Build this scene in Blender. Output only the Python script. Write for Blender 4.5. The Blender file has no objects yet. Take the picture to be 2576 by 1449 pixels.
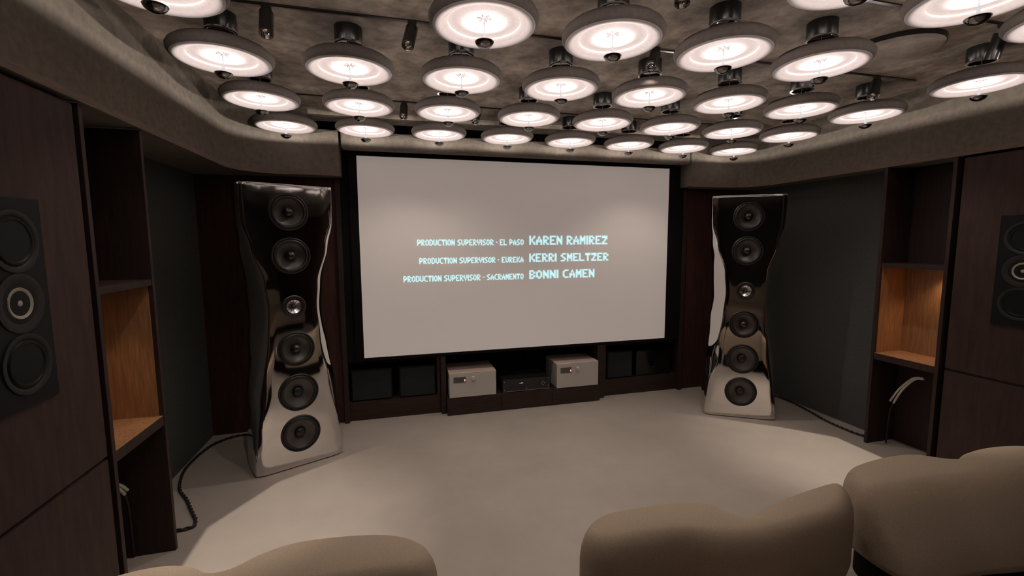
import bpy, bmesh, math, random
from mathutils import Vector, Matrix
from math import sin, cos, pi, sqrt, atan2, radians
random.seed(7)
S = bpy.context.scene
COL = S.collection

# ------------------------------------------------------------------ camera, world, exposure
cam_d = bpy.data.cameras.new('camera'); cam = bpy.data.objects.new('camera', cam_d); COL.objects.link(cam)
cam_d.sensor_width = 36.0; cam_d.lens = 15.617; cam_d.clip_start = 0.02
_r = Vector((0.96717, -0.25409, -0.005)).normalized()
_f = Vector((0.25226, 0.96223, -0.10238)); _f = (_f - _r * _f.dot(_r)).normalized()
_u = _r.cross(_f)
cam.matrix_world = Matrix(((_r.x, _u.x, -_f.x, 0), (_r.y, _u.y, -_f.y, 0), (_r.z, _u.z, -_f.z, 1.6), (0, 0, 0, 1)))
S.camera = cam
w = bpy.data.worlds.new('world'); S.world = w; w.use_nodes = True
w.node_tree.nodes['Background'].inputs[0].default_value = (0.012, 0.011, 0.011, 1)
w.node_tree.nodes['Background'].inputs[1].default_value = 1.0
S.view_settings.view_transform = 'Standard'; S.view_settings.look = 'None'
S.view_settings.gamma = 1.0; S.view_settings.use_curve_mapping = False
S.view_settings.exposure = 0.0
S.cycles.use_denoising = True
S.cycles.max_bounces = 8; S.cycles.diffuse_bounces = 4; S.cycles.glossy_bounces = 5
S.cycles.sample_clamp_indirect = 3.0
LAMP_W = 4.2            # watts of each disc lamp
LAMP_COL = (1.0, 0.87, 0.80)
SPOT_W = 14.0           # watts of each track spotlight
SPOT_COL = (1.0, 0.86, 0.735)

# ------------------------------------------------------------------ materials
def mat(name, col, rough=0.6, metal=0.0, spec=0.5, emis=None, estr=0.0, noise=0.0, nscale=20.0, bump=0.0,
        stretch=None, col2=None, coat=0.0, trans=0.0, detail=6.0):
    m = bpy.data.materials.new(name); m.use_nodes = True
    nt = m.node_tree; b = nt.nodes['Principled BSDF']
    b.inputs['Base Color'].default_value = (*col, 1); b.inputs['Roughness'].default_value = rough
    b.inputs['Metallic'].default_value = metal; b.inputs['Specular IOR Level'].default_value = spec
    b.inputs['Coat Weight'].default_value = coat; b.inputs['Transmission Weight'].default_value = trans
    if emis: b.inputs['Emission Color'].default_value = (*emis, 1); b.inputs['Emission Strength'].default_value = estr
    if noise or bump or col2:
        tc = nt.nodes.new('ShaderNodeTexCoord'); mp = nt.nodes.new('ShaderNodeMapping')
        nt.links.new(tc.outputs['Object'], mp.inputs[0])
        if stretch: mp.inputs['Scale'].default_value = stretch
        n = nt.nodes.new('ShaderNodeTexNoise'); n.inputs['Scale'].default_value = nscale
        n.inputs['Detail'].default_value = detail; n.inputs['Roughness'].default_value = 0.65
        nt.links.new(mp.outputs[0], n.inputs['Vector'])
        r = nt.nodes.new('ShaderNodeValToRGB')
        c2 = col2 if col2 else tuple(c * (1 + noise) for c in col)
        c1 = col if col2 else tuple(c * (1 - noise) for c in col)
        r.color_ramp.elements[0].position = 0.35; r.color_ramp.elements[1].position = 0.65
        r.color_ramp.elements[0].color = (*c1, 1); r.color_ramp.elements[1].color = (*c2, 1)
        nt.links.new(n.outputs['Fac'], r.inputs[0]); nt.links.new(r.outputs[0], b.inputs['Base Color'])
        if bump:
            bp = nt.nodes.new('ShaderNodeBump'); bp.inputs['Strength'].default_value = bump
            bp.inputs['Distance'].default_value = 0.004
            nt.links.new(n.outputs['Fac'], bp.inputs['Height']); nt.links.new(bp.outputs[0], b.inputs['Normal'])
    return m

M = {}
M['floor'] = mat('polished_concrete', (.42, .375, .335), rough=.42, noise=.07, nscale=1.7, spec=.35, bump=.03, detail=8)
M['ceiling'] = mat('ceiling_felt', (.50, .43, .365), rough=.95, spec=.1, noise=.28, nscale=14, bump=.5, detail=10)
M['soffit'] = mat('soffit_fabric', (.165, .145, .120), rough=.95, spec=.1, noise=.14, nscale=26, bump=.35)
M['fascia'] = mat('soffit_edge_wood', (.16, .115, .085), rough=.7, noise=.2, nscale=12, stretch=(1, 1, 12))
M['panel'] = mat('acoustic_fabric', (.085, .09, .088), rough=.95, spec=.1, noise=.1, nscale=60)
M['wood'] = mat('dark_walnut', (.030, .0165, .0135), rough=.62, noise=.3, nscale=9, stretch=(6, 6, .5), spec=.35)
M['wood_red'] = mat('dark_red_walnut', (.055, .022, .018), rough=.6, noise=.3, nscale=9, stretch=(6, 6, .5), spec=.3)
M['wood_cab'] = mat('cabinet_walnut', (.031, .017, .0125), rough=.5, noise=.3, nscale=9, stretch=(.5, 6, 6), spec=.3)
M['wood_wall'] = mat('wall_walnut', (.048, .028, .023), rough=.7, noise=.22, nscale=7, stretch=(5, 5, .7), spec=.25, bump=.2)
M['niche'] = mat('oak_lining', (.34, .18, .085), rough=.6, noise=.25, nscale=10, stretch=(8, 8, .6))
M['black'] = mat('black_velvet', (.008, .0075, .0075), rough=.9, spec=.1)
M['dark'] = mat('dark_back_wall', (.03, .027, .026), rough=.8)
M['disc'] = mat('lamp_felt', (.285, .262, .262), rough=.9, spec=.15, noise=.05, nscale=60, bump=.15)
M['disc_out'] = mat('lamp_felt_outer', (.068, .056, .050), rough=.95, spec=.1, noise=.1, nscale=60, bump=.2)
M['blackmetal'] = mat('black_metal', (.012, .012, .012), rough=.3, spec=.5)
M['chrome'] = mat('bright_chrome', (.85, .83, .82), rough=.08, metal=1)
M['cup'] = mat('smoked_mirror', (.35, .34, .34), rough=.06, metal=1)
M['cable'] = mat('cable_brown', (.10, .07, .055), rough=.6)
M['speaker'] = mat('polished_aluminium', (.70, .685, .675), rough=.045, metal=1)
M['rubber'] = mat('black_rubber', (.012, .012, .012), rough=.45)
M['cone'] = mat('speaker_cone', (.055, .049, .044), rough=.4, spec=.6)
M['dustcap'] = mat('glossy_dust_cap', (.018, .018, .019), rough=.14, spec=.7)
M['silver'] = mat('brushed_silver', (.72, .70, .68), rough=.3, metal=1)
M['greyring'] = mat('grey_trim_ring', (.022, .023, .022), rough=.6, spec=.25)
M['tweeter_cone'] = mat('pale_tweeter_cone', (.42, .39, .31), rough=.35, metal=.3)
M['alu'] = mat('anodised_aluminium', (.62, .60, .585), rough=.42, metal=.35, spec=.5)
M['alu_top'] = mat('brushed_aluminium_top', (.66, .53, .47), rough=.4, metal=.05, noise=.12, nscale=8, stretch=(1, 14, 1))
M['display'] = mat('dark_display', (.10, .09, .085), rough=.3)
M['led'] = mat('red_led', (.8, .3, .3), emis=(1, .25, .25), estr=2.0)
M['glossblack'] = mat('gloss_black', (.006, .006, .006), rough=.12, spec=.6)
M['smoke'] = mat('smoked_front', (.009, .0105, .011), rough=.5, spec=.15)
M['grille'] = mat('dark_grille_cloth', (.022, .025, .025), rough=.8, spec=.2)
M['sofa'] = mat('beige_boucle', (.37, .30, .228), rough=.95, spec=.1, noise=.07, nscale=140, bump=.35)
M['braid'] = mat('black_braid', (.012, .011, .011), rough=.6)
M['white_cable'] = mat('white_jacket', (.62, .60, .54), rough=.5)
M['grey_plate'] = mat('ceiling_plate', (.46, .40, .34), rough=.9, noise=.12, nscale=30)
M['led_strip'] = mat('warm_led_strip', (1, .7, .4), emis=(1, .62, .32), estr=3.0)
M['bulb'] = mat('lamp_bulb', (1, 1, 1), emis=(1, .93, .92), estr=14.0)
M['screen'] = mat('projection_fabric', (.62, .56, .53), rough=.85, spec=.15, emis=(1, .87, .79), estr=.185)
M['text'] = mat('projected_letters', (.5, .6, .6), emis=(.50, .82, .86), estr=.88)

def rod_mat():
    m = bpy.data.materials.new('clear_acrylic'); m.use_nodes = True; nt = m.node_tree; nt.nodes.clear()
    o = nt.nodes.new('ShaderNodeOutputMaterial'); t = nt.nodes.new('ShaderNodeBsdfTransparent')
    g = nt.nodes.new('ShaderNodeBsdfGlossy'); g.inputs['Roughness'].default_value = .1
    e = nt.nodes.new('ShaderNodeEmission'); e.inputs[0].default_value = (.93, .95, 1, 1); e.inputs[1].default_value = .75
    m1 = nt.nodes.new('ShaderNodeMixShader'); m1.inputs[0].default_value = .2
    m2 = nt.nodes.new('ShaderNodeMixShader'); m2.inputs[0].default_value = .55
    nt.links.new(t.outputs[0], m1.inputs[1]); nt.links.new(g.outputs[0], m1.inputs[2])
    nt.links.new(m1.outputs[0], m2.inputs[1]); nt.links.new(e.outputs[0], m2.inputs[2])
    nt.links.new(m2.outputs[0], o.inputs[0]); return m
M['rod'] = rod_mat()

# ------------------------------------------------------------------ helpers
def obj(name, bm, m, parent=None, smooth=False, autosmooth=None):
    me = bpy.data.meshes.new(name); bmesh.ops.recalc_face_normals(bm, faces=bm.faces); bm.to_mesh(me); bm.free()
    ms = m if isinstance(m, (list, tuple)) else [m]
    for q in ms: me.materials.append(M[q] if isinstance(q, str) else q)
    if smooth:
        for p in me.polygons: p.use_smooth = True
        if autosmooth:
            me.set_sharp_from_angle(angle=radians(autosmooth))
    o = bpy.data.objects.new(name, me); COL.objects.link(o)
    if parent: o.parent = parent
    return o
def thing(name, label, cat, loc=(0, 0, 0), rz=0, group=None):
    o = bpy.data.objects.new(name, None); COL.objects.link(o); o.empty_display_size = .1
    o.location = loc; o.rotation_euler = (0, 0, rz); tag(o, label, cat, group); return o
def tag(o, label, cat, group=None):
    o['label'] = label; o['category'] = cat
    if group: o['group'] = group
    return o
def struct(name, bm, m, parent=None, **k):
    o = obj(name, bm, m, parent, **k)
    if not parent: o['kind'] = 'structure'
    return o
def box(bm, a, b, bevel=0.0, seg=2):
    x0, x1 = sorted((a[0], b[0])); y0, y1 = sorted((a[1], b[1])); z0, z1 = sorted((a[2], b[2]))
    vs = [bm.verts.new(p) for p in ((x0, y0, z0), (x1, y0, z0), (x1, y1, z0), (x0, y1, z0), (x0, y0, z1), (x1, y0, z1), (x1, y1, z1), (x0, y1, z1))]
    fs = [bm.faces.new([vs[i] for i in q]) for q in ((0, 3, 2, 1), (4, 5, 6, 7), (0, 1, 5, 4), (1, 2, 6, 5), (2, 3, 7, 6), (3, 0, 4, 7))]
    if bevel:
        es = set(e for f in fs for e in f.edges)
        bmesh.ops.bevel(bm, geom=list(es), offset=bevel, segments=seg, affect='EDGES', profile=.5)
    return bm
def B(a, b, bevel=0.0, seg=2): return box(bmesh.new(), a, b, bevel, seg)
def lathe(prof, n=48, axis='z', cap0=False, cap1=False, bm=None, closed=False, org=(0, 0, 0)):
    bm = bm or bmesh.new(); rings = []
    for (r, h) in prof:
        ring = []
        if r < 1e-6:
            p = (0, 0, h) if axis == 'z' else (0, h, 0)
            ring = [bm.verts.new((p[0] + org[0], p[1] + org[1], p[2] + org[2]))]
        else:
            for i in range(n):
                a = 2 * pi * i / n
                p = (r * cos(a), r * sin(a), h) if axis == 'z' else (r * cos(a), h, r * sin(a))
                ring.append(bm.verts.new((p[0] + org[0], p[1] + org[1], p[2] + org[2])))
        rings.append(ring)
    pairs = list(zip(rings, rings[1:])) + ([(rings[-1], rings[0])] if closed else [])
    for a, b in pairs:
        if len(a) == 1 and len(b) == 1: continue
        for i in range(n):
            j = (i + 1) % n
            if len(a) == 1: bm.faces.new((a[0], b[i], b[j]))
            elif len(b) == 1: bm.faces.new((a[i], b[0], a[j]))
            else: bm.faces.new((a[i], a[j], b[j], b[i]))
    if cap0 and len(rings[0]) > 1: bm.faces.new(rings[0])
    if cap1 and len(rings[-1]) > 1: bm.faces.new(rings[-1])
    return bm
def tube(pts, r, n=8, bm=None, cap=True, rfun=None):
    bm = bm or bmesh.new(); pts = [Vector(p) for p in pts]; rings = []; up = Vector((0, 0, 1))
    t0 = (pts[1] - pts[0]).normalized(); nrm = t0.orthogonal().normalized()
    for i, p in enumerate(pts):
        t = (pts[min(i + 1, len(pts) - 1)] - pts[max(i - 1, 0)]).normalized()
        nrm = (nrm - t * nrm.dot(t)).normalized(); bi = t.cross(nrm)
        rr = rfun(i / (len(pts) - 1)) if rfun else r
        rings.append([bm.verts.new(p + (nrm * cos(2 * pi * k / n) + bi * sin(2 * pi * k / n)) * rr) for k in range(n)])
    for a, b in zip(rings, rings[1:]):
        for i in range(n):
            j = (i + 1) % n; bm.faces.new((a[i], a[j], b[j], b[i]))
    if cap: bm.faces.new(rings[0][::-1]); bm.faces.new(rings[-1])
    return bm
def catmull(P, n=12, closed=False):
    P = [Vector(p) for p in P]; out = []; L = len(P); rng = range(L if closed else L - 1)
    for i in rng:
        g = (lambda k: P[k % L]) if closed else (lambda k: P[max(0, min(L - 1, k))])
        a, b, c, d = g(i - 1), g(i), g(i + 1), g(i + 2)
        for s in range(n):
            t = s / n
            out.append(.5 * ((2 * b) + (c - a) * t + (2 * a - 5 * b + 4 * c - d) * t * t + (3 * b - a - 3 * c + d) * t ** 3))
    if not closed: out.append(P[-1])
    return out
def prism(poly, z0, z1, bm=None):
    bm = bm or bmesh.new()
    a = [bm.verts.new((x, y, z0)) for x, y in poly]; b = [bm.verts.new((x, y, z1)) for x, y in poly]; n = len(poly)
    bm.faces.new(a[::-1]); bm.faces.new(b)
    for i in range(n):
        j = (i + 1) % n; bm.faces.new((a[i], a[j], b[j], b[i]))
    return bm
def copy_tree(o, parent=None):
    c = o.copy(); COL.objects.link(c)
    if parent: c.parent = parent
    for ch in list(o.children): copy_tree(ch, c)
    return c

# ------------------------------------------------------------------ room shell
XL, XR, YF, ZS, ZC = -1.15, 3.575, 3.9, 2.15, 2.65
YB = -2.6
struct('floor', B((-2.1, YB - .1, -.08), (4.5, 4.9, 0)), 'floor')
struct('ceiling', B((-2.1, YB - .1, ZC), (4.5, 4.9, ZC + .08)), 'ceiling')
def arc(cx, cy, r, a0, a1, n=10): return [(cx + r * cos(radians(a0 + (a1 - a0) * i / n)), cy + r * sin(radians(a0 + (a1 - a0) * i / n))) for i in range(n + 1)]
RC = .32
# soffits (felt bulkheads above the joinery)
pl = [(XL, YB)] + arc(XL + RC, YF - RC, RC, 180, 90) + [(-.63, YF), (-.63, 4.6), (-2.0, 4.6), (-2.0, YB)]
struct('wall_left_upper', prism(pl, ZS, ZC), 'soffit')
pr = [(XR, YB)] + arc(XR - RC, YF - RC, RC, 0, 90) + [(2.95, YF), (2.95, 4.6), (4.4, 4.6), (4.4, YB)]
struct('wall_right_upper', prism(pr, ZS, ZC), 'soffit')
# short infill left and right of the screen, below the ceiling slot
bm = bmesh.new(); box(bm, (-.63, YF, ZS), (-.415, 4.5, 2.5)); struct('trim_1', bm, 'soffit')
bm = bmesh.new(); box(bm, (2.87, YF, ZS), (2.95, 4.5, 2.5)); struct('trim_2', bm, 'soffit')
bm = bmesh.new(); box(bm, (-.395, YF, 2.362), (2.855, 4.0, 2.5), .012, 3); struct('trim_3', bm, 'soffit')
bm = bmesh.new(); box(bm, (-.63, YF - .005, 2.612), (2.95, 3.93, ZC)); struct('trim_4', bm, 'ceiling')
bm = bmesh.new(); box(bm, (-.63, 4.25, 2.36), (2.95, 4.3, ZC)); struct('wall_slot', bm, 'black')
# wooden edge strip under the soffits
def strip(path, z0, z1, t):
    bm = bmesh.new(); n = len(path); inn = []
    for i, (x, y) in enumerate(path):
        a = Vector(path[max(0, i - 1)]); b = Vector(path[min(n - 1, i + 1)]); d = (b - a).normalized(); nn = Vector((d.y, -d.x))
        inn.append(((x, y), (x + nn.x * t, y + nn.y * t)))
    vs = [[bm.verts.new((p[0][0], p[0][1], z0)), bm.verts.new((p[0][0], p[0][1], z1)), bm.verts.new((p[1][0], p[1][1], z1)), bm.verts.new((p[1][0], p[1][1], z0))] for p in inn]
    for a, b in zip(vs, vs[1:]):
        for k in range(4):
            j = (k + 1) % 4; bm.faces.new((a[k], a[j], b[j], b[k]))
    bm.faces.new(vs[0]); bm.faces.new(vs[-1][::-1]); return bm
struct('trim_5', strip([(XL, YB)] + arc(XL + RC, YF - RC, RC, 180, 90) + [(-.415, YF)], ZS - .008, ZS + .022, .008), 'fascia')
struct('trim_6', strip([(2.87, YF)] + arc(XR - RC, YF - RC, RC, 90, 0) + [(XR, YB)], ZS - .008, ZS + .022, .008), 'fascia')
# outer walls
struct('wall_left_panel', B((-1.62, 2.57, 0), (-1.52, 4.12, ZS)), 'panel')
struct('wall_right_panel', B((3.80, 2.57, 0), (3.9, 4.12, ZS)), 'panel')
struct('wall_front_left', B((-1.62, 4.10, 0), (-.47, 4.2, ZS)), 'wood_red')
struct('wall_front_right', B((2.955, 4.10, 0), (3.9, 4.2, ZS)), 'wood_red')
struct('wall_front', B((-.47, 4.075, .555), (2.955, 4.25, 2.36)), 'black')
struct('wall_back', B((-2.0, YB - .1, 0), (4.4, YB, ZC)), 'dark')
struct('trim_7', B((-.475, 4.06, 0), (-.435, 4.11, ZS), .003), 'wood')
struct('trim_8', B((2.915, 4.06, 0), (2.955, 4.11, ZS), .003), 'wood')
# near side walls: wood panels flush with the shelf units, with a shadow groove at 0.73 m
for side, x0, x1, nm in ((-1, -1.165, -1.60, 'left'), (1, 3.59, 3.95, 'right')):
    bm = bmesh.new()
    box(bm, (x0, YB, 0), (x1, 2.105, .722)); box(bm, (x0, YB, .738), (x1, 2.105, 2.128)); box(bm, (x0 + side * .012, YB, .72), (x1, 2.10, .74))
    box(bm, (x0 + side * .05, 2.10, 0), (x1, 2.143, ZS))
    struct('wall_' + nm, bm, 'wood_wall')
    struct('wall_%s_outer' % nm, B((-2.0 if side < 0 else 4.0, YB, 0), (-1.9 if side < 0 else 4.1, 4.2, ZS)), 'dark')

# ------------------------------------------------------------------ shelf units in the side walls
def shelf_unit(side, label):
    xf = -1.16 if side < 0 else 3.571; D = .29
    t = thing('shelf_unit', label, 'shelves', (xf, 2.355, 0))
    s = side
    for yy_ in (-.2135, .2135):
        o = obj('side_panel', B((0, yy_ - .0115, 0), (s * D, yy_ + .0115, ZS - .01), .0015), ['wood'], t)
    obj('back_panel', B((s * (D - .015), -.2, 0), (s * D, .2, ZS - .01)), 'wood', t)
    for z0, z1 in ((.684, .732), (1.396, 1.428)):
        obj('shelf', B((s * .003, -.2015, z0), (s * (D - .016), .2015, z1), .002), 'wood' if z0 > 1 else 'wood', t)
    bm = bmesh.new()                      # pale oak lining of the lit compartment
    box(bm, (s * .004, -.2015, .7325), (s * (D - .016), .2015, .7345))
    box(bm, (s * .02, .198, .7345), (s * (D - .016), .2015, 1.395)); box(bm, (s * .02, -.2015, .7345), (s * (D - .016), -.198, 1.395))
    box(bm, (s * (D - .018), -.198, .7345), (s * (D - .016), .198, 1.395))
    o = obj('lining', bm, 'niche', t); o['label'] = 'warm lit oak lining of the middle compartment'
    o = obj('light_strip', B((s * .10, -.19, 1.3925), (s * .115, -.02, 1.3958)), 'led_strip', t); o['label'] = 'warm light strip under the upper shelf'
    ld = bpy.data.lights.new('strip_light', 'SPOT'); ld.energy = 4.8 if side > 0 else 2.0; ld.color = (1, .62, .34)
    ld.spot_size = radians(120 if side > 0 else 62); ld.spot_blend = .9; ld.shadow_soft_size = .02
    lo = bpy.data.objects.new('strip_light', ld); COL.objects.link(lo); lo.parent = t
    lo.location = (s * .225, -.13, 1.375) if side > 0 else (s * .13, .07, 1.375)
    return t
shelf_unit(-1, 'tall dark wood shelf unit in the left wall with a dim lit niche')
shelf_unit(1, 'tall dark wood shelf unit in the right wall with a bright orange niche')

# ------------------------------------------------------------------ in-wall loudspeakers
def wall_speaker(side, label):
    x = -1.165 if side < 0 else 3.59
    t = thing('wall_speaker', label, 'speaker', (x, 1.745 if side < 0 else 1.765, 1.415))
    n = -side  # outward direction (into the room)
    def face(bmf, nm, m, **k):
        o = obj(nm, bmf, m, t if 'parent' not in k else k['parent'], smooth=True, autosmooth=35); return o
    obj('baffle', B((0, -.125, -.335), (n * .012, .125, .335), .003), 'smoke', t)
    R = Matrix.Rotation(radians(90) * n, 4, 'Y')
    def L(prof, nm, m, z, par=t, nn=48):
        bm = lathe(prof, nn); bmesh.ops.transform(bm, matrix=R, verts=bm.verts)
        o = obj(nm, bm, m, par, smooth=True, autosmooth=35); o.location = (n * .012, 0, z); return o
    for z in (.196, -.196):
        wf = L([(.099, 0), (.099, .005), (.09, .006), (.082, .003), (.078, -.002)], 'woofer', 'greyring', z)
        c = L([(.0785, -.001), (.074, .006), (.068, .0065), (.064, .003), (0, .004)], 'cone', 'smoke', z, wf); c.location = (0, 0, 0)
    bm = bmesh.new()
    tw = L([(.095, 0), (.095, .004), (.085, .005), (.052, -.004), (.05, -.006)], 'midrange', 'greyring', 0)
    c = L([(.0515, -.002), (.049, .003), (.045, .002), (.02, -.008), (.016, -.004), (.008, .001), (0, .002)], 'cone', 'tweeter_cone', 0, tw); c.location = (0, 0, 0)
    return t
wall_speaker(-1, 'black three driver loudspeaker set flush into the dark left wall')
wall_speaker(1, 'black three driver loudspeaker set flush into the dark right wall')

# ------------------------------------------------------------------ projection screen with its credits
t = thing('projection_screen', 'large pale grey projection screen showing blue credit lines', 'screen', (1.215, 4.06, 1.46))
SX0, SX1, SZ0, SZ1, SY = -.291, 2.7215, .588, 2.334, 4.05
def rel(a): return (a[0] - 1.215, a[1] - 4.06, a[2] - 1.46)
obj('fabric', B(rel((SX0, SY, SZ0)), rel((SX1, SY + .008, SZ1))), 'screen', t)
bm = bmesh.new()
box(bm, rel((SX0 - .07, SY + .002, SZ0 - .028)), rel((SX0 - .001, SY + .024, SZ1 + .02))); box(bm, rel((SX1 + .001, SY + .002, SZ0 - .028)), rel((SX1 + .07, SY + .024, SZ1 + .02)))
box(bm, rel((SX0 - .001, SY + .002, SZ0 - .028)), rel((SX1 + .001, SY + .024, SZ0 - .001))); box(bm, rel((SX0 - .001, SY + .002, SZ1 + .001)), rel((SX1 + .001, SY + .024, SZ1 + .02)))
obj('frame', bm, 'black', t)
GL = {'A': '00100 01110 01010 11011 11111 10001 10001', 'B': '11110 10011 10001 11110 10001 10011 11110', 'C': '01111 11000 10000 10000 10000 11000 01111',
      'D': '11110 10011 10001 10001 10001 10011 11110', 'E': '11111 10000 10000 11110 10000 10000 11111', 'I': '1 1 1 1 1 1 1', 'K': '10001 10011 10110 11100 10110 10011 10001',
      'L': '10000 10000 10000 10000 10000 10000 11111', 'M': '10001 11011 11111 11111 10101 10001 10001', 'N': '10001 11001 11101 11111 10111 10011 10001', 'O': '01110 11011 10001 10001 10001 11011 01110',
      'P': '11110 10011 10001 11111 11110 10000 10000', 'R': '11110 10011 10001 11110 11100 10110 10011', 'S': '01111 11000 11000 01110 00011 00011 11110', 'T': '11111 11111 00100 00100 00100 00100 00100',
      'U': '10001 10001 10001 10001 10001 11011 01110', 'V': '10001 10001 10001 11011 01010 01110 00100', 'Z': '11111 11111 00011 00110 01100 11000 11111', '-': '00 00 00 11 00 00 00'}
def credit(txt, x0, x1, z0, z1):
    """heavy block capitals, each letter its own outline on a seven-row grid"""
    cw = [1.75, .8, .95, .8, 1.75]; rh = [1.2, .85, .9, 1.15, .9, .85, 1.2]; H = sum(rh)
    x = 0; cells = []
    for ch in txt:
        if ch == ' ': x += 3.6; continue
        g = GL[ch].split(); n = len(g[0]); ws = cw if n == 5 else ([2.1] if n == 1 else [1.3, 1.3]); y = H
        for r in range(7):
            xx = x
            for c in range(n):
                if g[r][c] == '1': cells.append((xx - .04, y - rh[r] - .03, xx + ws[c] + .04, y + .03))
                xx += ws[c]
            y -= rh[r]
        if ch == 'T': cells = [(q[0] - (.5 if q[1] < H - 2.2 and abs(q[0] - (x + 2.51)) < .1 else 0), q[1], q[2] + (.5 if q[1] < H - 2.2 and abs(q[0] - (x + 2.51)) < .1 else 0), q[3]) for q in cells]
        x += sum(ws) + .85
    W = x - .85; bm = bmesh.new()
    for a0, b0, a1, b1 in cells:
        f = lambda u, v: rel((x0 + u / W * (x1 - x0), SY - .0012, z0 + v / H * (z1 - z0)))
        bm.faces.new([bm.verts.new(f(*p)) for p in ((a0, b0), (a1, b0), (a1, b1), (a0, b1))])
    o = obj('credit_line', bm, 'text', t); return o
credit('PRODUCTION SUPERVISOR - EL PASO', .192, 1.178, 1.573, 1.628)
credit('KAREN RAMIREZ', 1.2326, 2.043, 1.575, 1.661)
credit('PRODUCTION SUPERVISOR - EUREKA', .207, 1.176, 1.410, 1.464)
credit('KERRI SMELTZER', 1.2326, 2.056, 1.413, 1.493)
credit('PRODUCTION SUPERVISOR - SACRAMENTO', .065, 1.176, 1.250, 1.305)
credit('BONNI CAMEN', 1.2326, 1.908, 1.251, 1.333)

# ------------------------------------------------------------------ media cabinets under the screen
def cabinet(x0, x1, label, left):
    t = thing('media_cabinet', label, 'cabinet', ((x0 + x1) / 2, 4.3, 0)); cx = (x0 + x1) / 2
    q = lambda x, y, z: (x - cx, y - 4.3, z)
    obj('plinth', B(q(x0, 4.105, 0), q(x1, 4.5, .17), .002), 'wood_cab', t)
    obj('back_panel', B(q(x0, 4.48, .17), q(x1, 4.5, .55)), 'black', t)
    for xx in (x0, x1 - .03): obj('side_panel', B(q(xx, 4.10, .17), q(xx + .03, 4.48, .55), .002), 'wood_cab', t)
    obj('top_panel', B(q(x0 + .03, 4.10, .525), q(x1 - .03, 4.48, .55), .002), 'black', t)
    return t
cabinet(-.47, .375, 'low dark walnut media cabinet with open front, between left tower speaker and left amplifier', True)
cabinet(2.045, 2.955, 'low dark walnut media cabinet with open front, between right amplifier and right tower speaker', False)
t = thing('equipment_plinth', 'projecting dark walnut plinth carrying two silver amplifiers and a black player', 'plinth', (1.19, 4.24, 0))
q = lambda x, y, z: (x - 1.19, y - 4.24, z)
for a, b in ((.425, .938), (.941, 1.45), (1.453, 1.96)):
    obj('drawer_front', B(q(a, 3.995, .004), q(b, 4.015, .168), .0015), 'wood_cab', t)
obj('body', B(q(.427, 4.015, 0), q(1.958, 4.5, .168)), 'wood_cab', t)
obj('side_board', B(q(.378, 4.06, 0), q(.424, 4.5, .555)), 'wood_cab', t); obj('side_board', B(q(1.962, 4.06, 0), q(2.042, 4.5, .555)), 'wood_cab', t)
obj('back_board', B(q(.427, 4.48, .169), q(1.958, 4.5, .555)), 'black', t)
# smoked subwoofer boxes inside the side cabinets
sub = None
for i, (a, b, lab) in enumerate(((-.42, -.06, 'black box subwoofer in left media cabinet, beside the left tower speaker'), (.0, .335, 'black box subwoofer in left media cabinet, next to the left amplifier'),
                     (2.10, 2.40, 'black box subwoofer in right media cabinet, next to the right amplifier'))):
    o = thing('subwoofer', lab, 'subwoofer', ((a + b) / 2, 4.28, .171), 0, 'subwoofers in the media cabinets'); hw = (b - a) / 2
    obj('box', B((-hw, -.15, 0), (hw, .15, .29), .008, 3), 'smoke', o)
    obj('grille', B((-hw + .012, -.158, .012), (hw - .012, -.15, .278), .003), 'grille', o)
o = thing('disc_player', 'wide glossy black disc player in the right media cabinet, faint label on its front', 'player', (2.66, 4.28, .171))
obj('case', B((-.21, -.14, 0), (.21, .15, .27), .004), 'glossblack', o)
bm = bmesh.new(); box(bm, (-.02, -.1415, .085), (-.005, -.140, .093)); box(bm, (.0, -.1415, .085), (.02, -.140, .093)); obj('badge', bm, 'greyring', o)
bm = bmesh.new(); box(bm, (-.018, -.003, 0), (-.002, 0, .006)); box(bm, (.002, -.003, .001), (.028, 0, .005))
o = obj('badge_plate', bm, 'silver'); o.location = (2.83, 4.099, .532); tag(o, 'tiny silver badge on the right media cabinet top edge', 'badge')

# ------------------------------------------------------------------ amplifiers and player
def amp(x0, depth, label, h, first=None):
    t = thing('amplifier', label, 'amplifier', (x0 + .22, 3.995, .17), 0, 'silver amplifiers on the plinth')
    obj('case', B((-.22, .004, .0), (.22, depth, h - .012), .003), 'alu', t)
    obj('top_cover', B((-.222, .0, h - .013), (.222, depth + .002, h), .004, 3), 'alu_top', t)
    obj('front_plate', B((-.22, -.004, .0), (.22, .006, h - .013), .002), 'alu', t)
    d = obj('display', B((-.182, -.007, h * .60), (-.068, -.003, h * .83), .002), 'display', t)
    e = obj('led', B((-.082, -.009, h * .655), (-.074, -.006, h * .73)), 'led', d)
    k = lathe([(0, -.024), (.017, -.024), (.0205, -.020), (.021, -.004)], 32, 'y'); o = obj('knob', k, 'alu', t, smooth=True, autosmooth=40); o.location = (-.001, 0, h * .745)
    return t
amp(.447, .36, 'left of the two silver box amplifiers, its red light clearly lit', .232)
amp(1.497, .33, 'right of the two silver box amplifiers, its display light dim', .245)
t = thing('media_player', 'black media player between the silver amplifiers, with small white buttons', 'player', (1.19, 4.0, .169))
obj('case', B((-.235, .006, .012), (.235, .33, .125), .003), 'blackmetal', t)
obj('front_plate', B((-.237, .0, .010), (.237, .008, .128), .002), 'glossblack', t)
for sx in (-.2, .2):
    for sy in (.03, .28): obj('foot', lathe([(.015, 0), (.015, .012)], 16, cap0=True, cap1=True), 'blackmetal', t).location = (sx, sy, 0)
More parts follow.
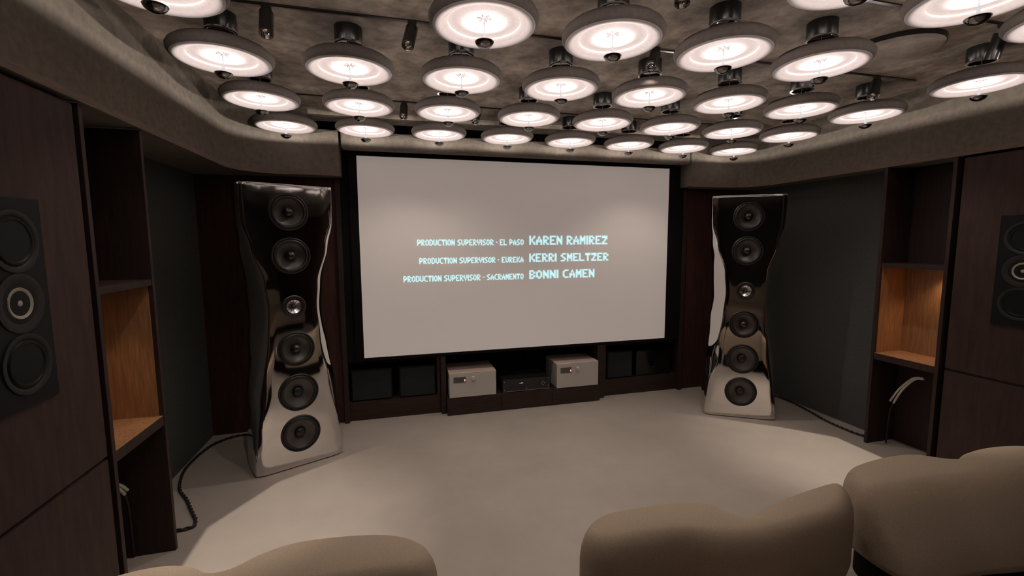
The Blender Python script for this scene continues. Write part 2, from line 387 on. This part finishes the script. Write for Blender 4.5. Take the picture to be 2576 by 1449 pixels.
for p in ((-.222, .105), (-.222, .025), (.222, .112), (.222, .04), (.0, .03)):
    obj('screw', lathe([(0, -.003), (.0045, -.002), (.005, 0)], 12, 'y'), 'silver', t).location = (p[0], 0, p[1])
for dx, dz in ((0, .017), (0, -.017), (.015, 0), (-.015, 0)):
    obj('button', lathe([(0, -.004), (.005, -.003), (.0055, 0)], 12, 'y'), 'silver', t).location = (.165 + dx, 0, .068 + dz)
obj('logo', tube([(-.075, -.002, .082), (-.055, -.002, .083), (-.035, -.002, .0845)], .003, 6, rfun=lambda u: .0045 * sin(pi * min(max(u, .08), .92)) + .0004), 'silver', t)
obj('trim_line', B((-.235, -.001, .008), (.235, .002, .0105)), 'silver', t)

# ------------------------------------------------------------------ tower loudspeakers
def lerp_tab(tab, z):
    if z <= tab[0][0]: return tab[0][1]
    for (a, va), (b, vb) in zip(tab, tab[1:]):
        if z <= b:
            u = (z - a) / (b - a); u = u * u * (3 - 2 * u); return va + (vb - va) * u
    return tab[-1][1]
WF = [(0, .262), (.30, .236), (.62, .195), (.95, .158), (1.15, .145), (1.32, .158), (1.58, .225), (1.75, .262), (2.0, .268)]   # half width of the flat front
WB = [(0, .300), (.45, .286), (.85, .258), (1.1, .240), (1.3, .248), (1.6, .282), (1.8, .296), (2.0, .298)]   # half width of the widest part
YFt = [(0, -.190), (2.0, -.186)]
YM = [(0, -.150), (.5, -.105), (1.15, -.015), (1.45, -.04), (1.75, -.135), (2.0, -.150)]   # where the side turns into the front
def tower_body():
    bm = bmesh.new(); zs = [.012 + (2.0 - .012) * i / 96 for i in range(97)]; rings = []
    def section(z, sc=1.0, dz=0):
        wf, wb, yf, ym = lerp_tab(WF, z), lerp_tab(WB, z), lerp_tab(YFt, z), lerp_tab(YM, z)
        half = [(0, yf), (wf * .6, yf), (wf * .93, yf + .002), (wf + .018, yf + .014), ((wf + wb) / 2 + .012, (yf + ym) / 2 + .0), (wb - .003, ym), (wb, ym + .04), (wb - .002, .08), (wb - .02, .15), (wb - .075, .186), (wb * .4, .19)]
        full = half + [(0, .19)] + [(-x, y) for x, y in half[:0:-1]]
        pts = catmull([(x * sc, y * sc, 0) for x, y in full], 5, True)
        return [(p.x, p.y, z + dz) for p in pts]
    sec = [section(zs[0], .97, -.008), section(zs[0], .992, -.003)] + [section(z) for z in zs[:-1]]
    for k, (s_, d_) in enumerate(((1.0, -.012), (.996, -.005), (.985, -.001), (.96, 0))): sec.append(section(2.0, s_, d_))
    for s in sec: rings.append([bm.verts.new(p) for p in s])
    n = len(rings[0])
    for a, b in zip(rings, rings[1:]):
        for i in range(n):
            j = (i + 1) % n; bm.faces.new((a[i], a[j], b[j], b[i]))
    bm.faces.new(rings[0][::-1]); bm.faces.new(rings[-1]); return bm
DRV = [(1.812, .125, 'dome'), (1.515, .125, 'dome'), (1.162, .079, 'tw'), (.862, .122, 'dome'), (.548, .133, 'flat'), (.246, .133, 'flat')]
def tower(loc, rz, label):
    t = thing('tower_speaker', label, 'speaker', loc, rz, 'polished tower loudspeakers')
    cab = obj('cabinet', tower_body(), 'speaker', t)
    cut = bmesh.new()
    for z, R, kind in DRV:
        y0 = min(lerp_tab(YFt, z + d) for d in (-R * .9, 0, R * .9))
        rc = R - .014 if kind == 'tw' else R - .0065
        lathe([(rc, y0 - .06), (rc, y0 + .06)], 56, 'y', cap0=True, cap1=True, bm=cut, org=(0, 0, z))
    co = obj('cutter', cut, 'rubber')
    md = cab.modifiers.new('holes', 'BOOLEAN'); md.object = co; md.operation = 'DIFFERENCE'; md.solver = 'EXACT'
    co.parent = t
    bpy.context.view_layer.update()
    me = bpy.data.meshes.new_from_object(cab.evaluated_get(bpy.context.evaluated_depsgraph_get()))
    cab.modifiers.clear(); cab.data = me; bpy.data.objects.remove(co)
    for p in me.polygons: p.use_smooth = True
    me.set_sharp_from_angle(angle=radians(60))
    for z, R, kind in DRV:
        y0 = min(lerp_tab(YFt, z + d) for d in (-R * .9, 0, R * .9))
        sl = (lerp_tab(YFt, z + .08) - lerp_tab(YFt, z - .08)) / .16
        nm = 'tweeter' if kind == 'tw' else 'woofer'
        if kind == 'tw':
            prof = [(R, .004), (R, -.006), (R - .006, -.010), (R - .02, -.008), (R - .028, .004), (R - .03, .03), (0, .032)]
            ring = obj(nm, lathe(prof, 56, 'y'), 'rubber', t, smooth=True, autosmooth=40)
            bm = lathe([(.0515, .003), (.048, -.004), (.024, .012), (.02, .014), (0, .015)], 48, 'y')
            c = obj('waveguide', bm, 'silver', ring, smooth=True, autosmooth=40)
            bm = bmesh.new()
            for k in range(12):
                a = 2 * pi * k / 12; d = Vector((cos(a), 0, sin(a))); s_ = Vector((-sin(a), 0, cos(a))) * .0012
                p0 = d * .022 + Vector((0, .010, 0)); p1 = d * .047 + Vector((0, -.0055, 0)); dn = Vector((0, .008, 0))
                v = [bm.verts.new(p) for p in (p0 - s_, p0 + s_, p1 + s_, p1 - s_, p0 - s_ + dn, p0 + s_ + dn, p1 + s_ + dn, p1 - s_ + dn)]
                for f in ((0, 1, 2, 3), (7, 6, 5, 4), (0, 4, 5, 1), (1, 5, 6, 2), (2, 6, 7, 3), (3, 7, 4, 0)): bm.faces.new([v[i] for i in f])
            obj('vanes', bm, 'blackmetal', ring)
            obj('dome', lathe([(.016, .012), (.013, .0), (.007, -.006), (0, -.008)], 32, 'y'), 'dustcap', ring, smooth=True)
        else:
            fl = kind == 'flat'
            prof = [(R, .010), (R, -.006), (R - .003, -.009), (R - .010, -.009), (R - .013, -.004), (R - .013, .04), (0, .045)]
            ring = obj(nm, lathe(prof, 64, 'y'), 'rubber', t, smooth=True, autosmooth=40)
            obj('surround', lathe([(R - .012, -.004), (R - .018, -.011), (R - .026, -.012), (R - .033, -.006), (R - .035, -.002)], 64, 'y'), 'rubber', ring, smooth=True)
            obj('cone', lathe([(R - .034, -.003), (R * .5, .014), (R * .28, .026)], 64, 'y'), 'cone', ring, smooth=True)
            cr = R * (.30 if not fl else .26)
            cp = [(cr, .027), (cr * .92, .006), (cr * .7, -.010), (cr * .4, -.019), (0, -.022)] if not fl else [(cr, .022), (cr * .96, .012), (cr * .8, .006), (cr * .4, .002), (0, .001)]
            obj('dust_cap', lathe(cp, 40, 'y'), 'dustcap' if not fl else 'rubber', ring, smooth=True)
        ring.location = (0, y0 + .001, z); ring.rotation_euler = (-atan2(-sl, 1) * 1.0, 0, 0)
    bm = bmesh.new()
    sec = [(.255, -.15), (.255, .15), (-.255, .15), (-.255, -.15)]
    obj('foot_plate', B((-.262, -.168, 0), (.262, .168, .006), .002), 'blackmetal', t)
    return t
tower((-.772, 3.522, 0), atan2(.251, .537), 'polished silver waisted tower speaker with six drivers, left of the screen')
tower((3.081, 3.412, 0), atan2(-.301, .504), 'polished silver waisted tower speaker with six drivers, right of the screen')

# ------------------------------------------------------------------ speaker cables
def braid(name, pts, label, n=10, r=.0055, parent=None, cm=True, turns=26, sep=.0048):
    P = catmull(pts, n); L = len(P); tot = sum((b - a).length for a, b in zip(P, P[1:])); bm = bmesh.new()
    # resample evenly
    acc = [0]
    for a, b in zip(P, P[1:]): acc.append(acc[-1] + (b - a).length)
    N = int(tot / .012); Q = []
    for i in range(N + 1):
        s = tot * i / N; k = max(j for j in range(L) if acc[j] <= s + 1e-9); k = min(k, L - 2)
        u = (s - acc[k]) / max(1e-9, acc[k + 1] - acc[k]); Q.append(P[k].lerp(P[k + 1], u))
    for ph in (0, pi):
        T = []
        for i, p in enumerate(Q):
            t_ = (Q[min(i + 1, N)] - Q[max(i - 1, 0)]).normalized(); a = Vector((0, 0, 1)); a = (a - t_ * a.dot(t_)).normalized() if abs(t_.z) < .95 else Vector((1, 0, 0)); b = t_.cross(a)
            an = ph + 2 * pi * i * .012 / .085; T.append(p + (a * cos(an) + b * sin(an)) * sep)
        tube(T, r, 8, bm)
    o = obj(name, bm, 'braid', None, smooth=True); tag(o, label, 'cable'); return o
hz = .0106
braid('speaker_cable', [(-1.40, 2.45, .16), (-1.33, 2.47, .05), (-1.27, 2.42, hz)], 'x') if False else None
braid('speaker_cable', [(-1.34, 2.72, hz), (-1.163, 2.735, hz), (-1.16, 2.80, hz), (-1.194, 2.864, hz), (-1.25, 2.96, hz), (-1.308, 3.063, hz), (-1.40, 3.2, hz), (-1.453, 3.343, hz), (-1.485, 3.48, hz), (-1.49, 3.62, hz), (-1.475, 3.78, hz), (-1.43, 3.92, hz), (-1.31, 4.02, hz), (-1.15, 4.0, hz), (-1.0, 3.86, hz), (-.93, 3.80, .06)],
      'black twisted speaker cable curling over the floor beside the left tower speaker')
braid('speaker_cable', [(3.74, 2.60, hz), (3.66, 2.66, hz), (3.645, 2.78, hz), (3.656, 2.964, hz), (3.70, 3.13, hz), (3.74, 3.3, hz), (3.76, 3.45, hz), (3.74, 3.62, hz), (3.6, 3.74, hz), (3.4, 3.72, hz), (3.25, 3.64, .05)],
      'black twisted speaker cable along the right wall from the right tower speaker')
def white_bundle(pts, label, side):
    t = thing('cable_bundle', label, 'cable', pts[0])
    o0 = Vector(pts[0])
    for dy, dz in ((0, 0), (.018, .008)):
        P = catmull([Vector(p) - o0 + Vector((0, dy * (i / (len(pts) - 1)) * 1.4, dz)) for i, p in enumerate(pts)], 8)
        obj('white_lead', tube(P, .0075, 8), 'white_cable', t, smooth=True)
    e = Vector(pts[-1]) - o0; F = Vector(pts[-1])
    fl = Vector((F.x + (.05 if side < 0 else -.02) * 0, F.y + .03, .012)) - o0
    P = catmull([e, e + Vector((0, .02, -.08)), (e + fl) / 2 + Vector((0, .01, -.03)), fl], 8)
    obj('black_lead', tube(P, .006, 8), 'braid', t, smooth=True)
    return t
white_bundle([(-1.34, 2.32, .50), (-1.34, 2.40, .465), (-1.34, 2.47, .42), (-1.34, 2.52, .36)], 'white cable pair hanging in the lowest compartment of the left shelf unit', -1)
white_bundle([(3.72, 2.30, .585), (3.72, 2.36, .565), (3.71, 2.43, .46), (3.70, 2.475, .345)], 'white cable pair hanging in the lowest compartment of the right shelf unit', 1)
t = thing('wall_connector', 'small connector plate with shiny contacts under the right lit niche', 'connector', (3.60, 2.185, .575))
obj('plate', B((.13, -.018, -.05), (.16, .02, .05)), 'blackmetal', t)
for k in range(4): obj('contact', lathe([(0, .03), (.006, .028), (.008, .015), (.008, 0)], 12, 'y'), 'silver', t).location = (.137 + (k % 2) * .016, .02, -.02 + (k // 2) * .03)

# ------------------------------------------------------------------ disc lamps
def disc_proto():
    t = thing('disc_lamp', '', 'lamp')
    # origin at the ceiling; z values below are relative to it
    c = obj('canopy', lathe([(.066, 0), (.066, -.078), (.0635, -.081)], 40, cap0=True), 'blackmetal', t, smooth=True, autosmooth=40)
    obj('rim', lathe([(.0665, -.074), (.0672, -.081), (.0585, -.081), (.0585, -.074)], 40, closed=True), 'chrome', c, smooth=True, autosmooth=40)
    obj('insert', lathe([(.0585, -.077), (.05, -.070), (.03, -.066), (0, -.066)], 32), 'cup', c, smooth=True)
    obj('suspension_cable', tube([(0, 0, -.06), (0, 0, -.155)], .0016, 6), 'cable', t)
    Z = -.21   # lip bottom
    a = math.pi
    outer = [(0, Z + .078), (.06, Z + .078), (.12, Z + .076), (.165, Z + .070), (.193, Z + .060), (.209, Z + .047), (.2165, Z + .033), (.2150, Z + .020), (.208, Z + .009), (.201, Z + .004)]
    sh = obj('shade', lathe(outer, 72), 'disc_out', t, smooth=True)
    inner = [(.201, Z + .004), (.194, Z + .0005), (.186, Z), (.178, Z + .002), (.169, Z + .007), (.158, Z + .012), (.1445, Z + .015), (.1425, Z + .016), (.142, Z + .024),
             (.132, Z + .026), (.115, Z + .025), (.098, Z + .021), (.086, Z + .018), (.0785, Z + .017), (.077, Z + .018), (.0765, Z + .025), (.065, Z + .031), (.04, Z + .036), (0, Z + .038)]
    obj('diffuser', lathe(inner, 72), 'disc', sh, smooth=True, autosmooth=50)
    bm = bmesh.new()
    for k in range(6):
        an = 2 * pi * k / 6; d = Vector((cos(an), sin(an), 0)); 
        tube([d * .008 + Vector((0, 0, Z + .0345)), d * .022 + Vector((0, 0, Z + .031)), d * .026 + Vector((0, 0, Z + .036))], .0014, 5, bm)
    obj('clip', bm, 'disc', sh)
    obj('stem', lathe([(.0032, Z + .036), (.0032, Z - .005), (.0055, Z - .022), (.0065, Z - .04), (.0075, Z - .044)], 16), 'rod', t, smooth=True)
    zc = Z - .058
    cup = obj('reflector_cup', lathe([(0, zc - .019), (.012, zc - .0175), (.024, zc - .0125), (.033, zc - .004), (.0375, zc + .004), (.0375, zc + .006), (.034, zc + .004), (.022, zc - .005), (0, zc - .007)], 40), 'cup', t, smooth=True)
    obj('bulb', lathe([(.016, zc - .005), (.014, zc - .0035), (0, zc - .003)], 16), 'bulb', cup, smooth=True)
    ld = bpy.data.lights.new('lamp_light', 'POINT'); ld.energy = LAMP_W; ld.color = LAMP_COL; ld.shadow_soft_size = .003
    lo = bpy.data.objects.new('lamp_light', ld); COL.objects.link(lo); lo.parent = t; lo.location = (0, 0, zc + .0042)
    return t
PX0, PSX, PY0, PSY = -1.5024 * .865, .6423 * .865, 4.9352 * .865, .7106 * .865
ORD = ['first', 'second', 'third', 'fourth', 'fifth', 'sixth', 'seventh', 'eighth']
ROWN = {1: 'the row of disc lamps nearest the screen', 2: 'the second row of disc lamps from the screen', 3: 'the third row of disc lamps from the screen',
        4: 'the fourth row of disc lamps from the screen', 5: 'the fifth row of disc lamps from the screen', 6: 'the sixth row of disc lamps, above the sofas', 7: 'the row of disc lamps behind the sofas'}
proto = disc_proto(); first = True
for row in range(1, 8):
    cols = [c for c in range(1, 9) if not (row == 4 and c in (2, 7))]
    for i, c in enumerate(cols):
        o = proto if first else copy_tree(proto); first = False
        o.location = (PX0 + PSX * c, PY0 - PSY * row, ZC)
        o['label'] = '%s from left in %s' % ('first' if i == 0 else ORD[i], ROWN[row]) if i < len(cols) - 1 else 'rightmost in %s' % ROWN[row]
        o['category'] = 'lamp'; o['group'] = 'felt disc lamps hanging from the ceiling'

# round plate in the gap of the fourth row
bm = lathe([(0, -.036), (.195, -.036), (.208, -.033), (.214, -.024), (.214, 0)], 72)
o = obj('ceiling_plate', bm, 'grey_plate', None, smooth=True, autosmooth=50); o.location = (2.66, 1.93, ZC); er = obj('shade_ring', lathe([(.2145, -.026), (.2165, -.026), (.2165, 0), (.2145, 0)], 72, closed=True), 'blackmetal', o)  # black ring stands in for the shadow gap around the plate
tag(o, 'plain round felt plate on the ceiling where a disc lamp is missing', 'ceiling plate')

# ------------------------------------------------------------------ ceiling tracks and spotlights
def track(y, x0, x1, label):
    o = obj('lighting_track', B((x0, y - .008, ZC - .006), (x1, y + .008, ZC + .002)), 'blackmetal'); tag(o, label, 'track', 'black lighting tracks on the ceiling')
track(2.275, -.85, 3.35, 'middle thin black lighting track across the felt ceiling, carrying four spotlights')
track(3.53, -.85, 3.2, 'thin black lighting track nearest the screen')
track(1.60, -.85, 3.35, 'thin black lighting track nearest the camera')
def spot(ax, ay, tx, ty, tz, label, watts=1.0, frame=None):
    a = Vector((ax, ay, ZC - .03)); d = (Vector((tx, ty, tz)) - a).normalized()
    t = thing('spotlight', label, 'spotlight', (ax, ay, ZC), 0, 'black cylinder spotlights on the tracks')
    obj('track_adapter', B((-.02, -.011, -.022), (.02, .011, 0), .002), 'blackmetal', t)
    obj('stem', tube([(0, 0, -.02), tuple(Vector((0, 0, -.03)) + d * .02)], .006, 8), 'blackmetal', t)
    L = (Vector((tx, ty, tz)) - a).length
    rot = Vector((0, 0, -1)).rotation_difference(d).to_matrix().to_4x4()
    Tm = Matrix.Translation((0, 0, -.03)) @ rot; hd = .07 if frame else .03
    b = lathe([(0, -.012), (.026, -.012), (.0285, -.016), (.0285, -L), (.0262, -L), (.0262, -L + hd), (0, -L + hd + .002)], 32)
    bmesh.ops.transform(b, matrix=Tm, verts=b.verts)
    o = obj('cylinder', b, 'blackmetal', t, smooth=True, autosmooth=40)
    ld = bpy.data.lights.new('spot_light', 'SPOT'); ld.color = SPOT_COL; lo = bpy.data.objects.new('spot_light', ld); COL.objects.link(lo); lo.parent = t
    if not frame:
        b = lathe([(.0262, -L + .001), (.0235, -L + .012), (.018, -L + .024), (0, -L + .028)], 32)
        bmesh.ops.transform(b, matrix=Tm, verts=b.verts); obj('reflector', b, 'chrome', o, smooth=True)
        ld.energy = SPOT_W * watts; ld.spot_size = radians(112); ld.spot_blend = .6; ld.shadow_soft_size = .012
        lo.matrix_local = Matrix.Translation(Vector((0, 0, -.03)) + d * (L + .003))
        return t
    # added framing spotlight: a made-up plate in its mouth shapes the floor patch
    w0 = Vector((ax, ay, ZC)); tip = a + d * (L - .002); src = tip - d * .045
    hole = []
    for k in range(len(frame)):
        p, q = Vector(frame[k]), Vector(frame[(k + 1) % len(frame)])
        for u in range(8):
            g = p.lerp(q, u / 8); g = Vector((g.x, g.y, 0)); r_ = g - src; x_ = src + r_ * (.045 / r_.dot(d)); v = x_ - tip
            if v.length > .0235: v *= .0235 / v.length
            hole.append(v)
    bm = bmesh.new(); c_ = sum(hole, Vector()) / len(hole); inn = []; out = []; inn2 = []
    for v in hole:
        e = v - c_; e.normalize(); bb = c_.dot(e); cc = c_.dot(c_) - .0258 ** 2; k_ = -bb + sqrt(bb * bb - cc)
        inn.append(bm.verts.new(tip + v - w0)); out.append(bm.verts.new(tip + c_ + e * k_ - w0))
    for k in range(len(hole)):
        j = (k + 1) % len(hole); bm.faces.new((inn[k], inn[j], out[j], out[k]))
    obj('patch_mask', bm, 'blackmetal', o)
    ld.energy = SPOT_W * watts; ld.spot_size = radians(53); ld.spot_blend = 1.0; ld.shadow_soft_size = .00022
    tgt = Vector((frame[0][0] * .945 + 1.18 * .055, 2.5, 0)); lo.matrix_local = Matrix.Translation(src - w0) @ (src - tgt).to_track_quat('Z', 'Y').to_matrix().to_4x4()
    return t
spot(-.515, 2.275, -.506, 2.21, 2.495, 'black cylinder spotlight left of the tilted one, below the left end of the middle track')
spot(.112, 2.275, .086, 2.19, 2.50, 'tilted black cylinder spotlight on the middle track, left of the big central disc lamp')
spot(1.405, 2.25, 1.340, 2.185, 2.525, 'black cylinder spotlight on the middle track, right of the big central disc lamp')
spot(3.02, 2.275, 2.939, 2.235, 2.50, 'black cylinder spotlight near the right end of the middle track')
spot(.10, 3.53, .089, 3.42, 2.51, 'leftmost of three black cylinder spotlights on the track nearest the screen', 1.3)
spot(.66, 3.53, .615, 3.42, 2.51, 'middle of three black cylinder spotlights on the track nearest the screen', .5)
spot(2.33, 3.53, 2.315, 3.42, 2.51, 'added rightmost of three black cylinder spotlights on the track nearest the screen', 1.5)  # added lamp, supplies the glow on the right of the screen
spot(-.5, 1.60, -.521, 1.642, 2.499, 'added black cylinder spotlight at the left end of the track nearest the camera', 12.5,  # added lamp, throws the sharp-edged bright patch on the left floor
     [(-1.075, 2.728), (-.811, 3.153), (-.1, 3.6), (.9, 3.0), (.9, .8), (-1.075, .8)])
spot(2.9, 1.60, 2.920, 1.642, 2.499, 'added black cylinder spotlight at the right end of the track nearest the camera', 12.5,  # added lamp, throws the matching bright patch on the right floor
     [(3.442, 2.704), (3.179, 2.98), (2.4, 3.6), (1.4, 3.0), (1.4, .8), (3.442, .8)])
spot(1.11, 1.60, 1.084, 1.565, 2.50, 'black cylinder spotlight at the top edge of the photo, on the nearest track')

# ------------------------------------------------------------------ sofas in the foreground
def sofa(outer, near, label, seat=None, h=.50, slope=0.0):
    """outer: far outline (x, y) from left to right, the plan of the lobed back; closed towards the camera side"""
    t = thing('lounge_sofa', label, 'sofa', (sum(p[0] for p in outer) / len(outer), 1.3, 0), 0, 'low beige lounge sofas')
    cx, cy = t.location.x, 1.3
    xl, xr = outer[0][0], outer[-1][0]
    plan = catmull([(x, y, 0) for x, y in outer + near], 6, True)
    n = len(plan); c = Vector((sum(p.x for p in plan) / n, 1.37, 0))
    area = sum(plan[i - 1].x * plan[i].y - plan[i].x * plan[i - 1].y for i in range(n)); sg = 1 if area > 0 else -1
    nrm = []
    for i in range(n):
        d = (plan[(i + 2) % n] - plan[i - 2]).normalized(); nrm.append(Vector((-d.y, d.x, 0)) * sg)
    def ringpts(inset):
        q = [plan[i] + nrm[i] * inset for i in range(n)]
        for _ in range(int(inset * 160)): q = [(q[i - 1] + q[i] * 2 + q[(i + 1) % n]) / 4 for i in range(n)]
        return q
    bm = bmesh.new(); rings = []
    prof = [(.157, .030), (.162, .006), (.19, 0), (.30, -.002), (.38, .0), (.42, .005), (.452, .013), (.476, .025), (.491, .040), (.499, .056)]
    for z, inset in prof:
        ring = []
        for i, q in enumerate(ringpts(max(0, inset)) if inset > 0 else plan):
            lean = slope * max(0, min(1, (1.50 - plan[i].y) / .30)) * max(0, z - .17) / .33
            ring.append(bm.verts.new((q.x - cx, q.y + lean - cy, z * h / .5)))
        rings.append(ring)
    for a, b in zip(rings, rings[1:]):
        for i in range(n):
            j = (i + 1) % n; bm.faces.new((a[i], a[j], b[j], b[i]))
    bm.faces.new(rings[0][::-1]); f = bm.faces.new(rings[-1]); bmesh.ops.triangulate(bm, faces=[f])
    o = obj('upholstery', bm, 'sofa', t, smooth=True)
    if seat:
        x0, x1, y0, y1, zs = seat
        obj('seat', B((x0 - cx, y0 - cy, .16), (x1 - cx, y1 - cy, zs), .05, 5), 'sofa', t, smooth=True)
        obj('seat_base', B((x0 + .06 - cx, y0 + .06 - cy, 0), (x1 - .06 - cx, y1 - cy, .165)), 'black', t)
    bm = bmesh.new()
    rp = ringpts(.06)
    ring0 = [bm.verts.new((q.x - cx, q.y - cy, 0)) for q in rp]; ring1 = [bm.verts.new((q.x - cx, q.y - cy, .16)) for q in rp]
    for i in range(n):
        j = (i + 1) % n; bm.faces.new((ring0[i], ring0[j], ring1[j], ring1[i]))
    obj('base', bm, 'black', t)
    return t
sofa([(-1.13, 1.45), (-1.10, 1.60), (-.98, 1.71), (-.82, 1.735), (-.70, 1.70), (-.615, 1.635), (-.53, 1.70), (-.40, 1.745), (-.22, 1.735), (-.05, 1.70), (.07, 1.625), (.115, 1.52)],
     [(.06, 1.43), (-.08, 1.44), (-.22, 1.45), (-.42, 1.46), (-.62, 1.45), (-.85, 1.44), (-1.05, 1.42)],
     'beige lobed sofa in the left foreground, beside the left wall', (-1.1, .02, .8, 1.47, .27))
sofa([(.655, 1.48), (.72, 1.565), (.83, 1.605), (1.03, 1.605), (1.20, 1.585), (1.30, 1.52), (1.345, 1.42), (1.43, 1.455), (1.60, 1.50), (1.80, 1.53), (1.93, 1.54), (1.975, 1.48)],
     [(1.92, 1.40), (1.78, 1.325), (1.60, 1.295), (1.34, 1.275), (1.18, 1.31), (1.03, 1.37), (.85, 1.38), (.70, 1.39)],
     'beige lobed sofa in the middle foreground with a notch in its far edge', (.78, 1.62, .62, 1.33, .27))
sofa([(2.035, 1.50), (2.10, 1.60), (2.22, 1.645), (2.46, 1.665), (2.62, 1.635), (2.725, 1.54), (2.85, 1.585), (3.05, 1.60), (3.25, 1.57), (3.38, 1.48), (3.41, 1.40)],
     [(3.38, 1.20), (3.1, 1.16), (2.85, 1.15), (2.6, 1.17), (2.4, 1.20), (2.22, 1.20), (2.08, 1.22), (2.02, 1.32)],
     'beige lobed sofa in the right foreground, in front of the right shelf unit', None, .5, .19)

t = thing('added_long_sofa', 'long beige sofa added at the back of the room, mirrored in the tower speakers', 'sofa', (1.3, -1.6, 0))  # out of view, put in to give the towers their tan reflection
obj('seat', B((-1.9, -.55, .12), (1.9, .45, .42), .07, 5), 'sofa', t, smooth=True)
obj('backrest', B((-1.9, -.75, .12), (1.9, -.45, .70), .08, 5), 'sofa', t, smooth=True)
obj('base', B((-1.8, -.7, 0), (1.8, .38, .125)), 'black', t)
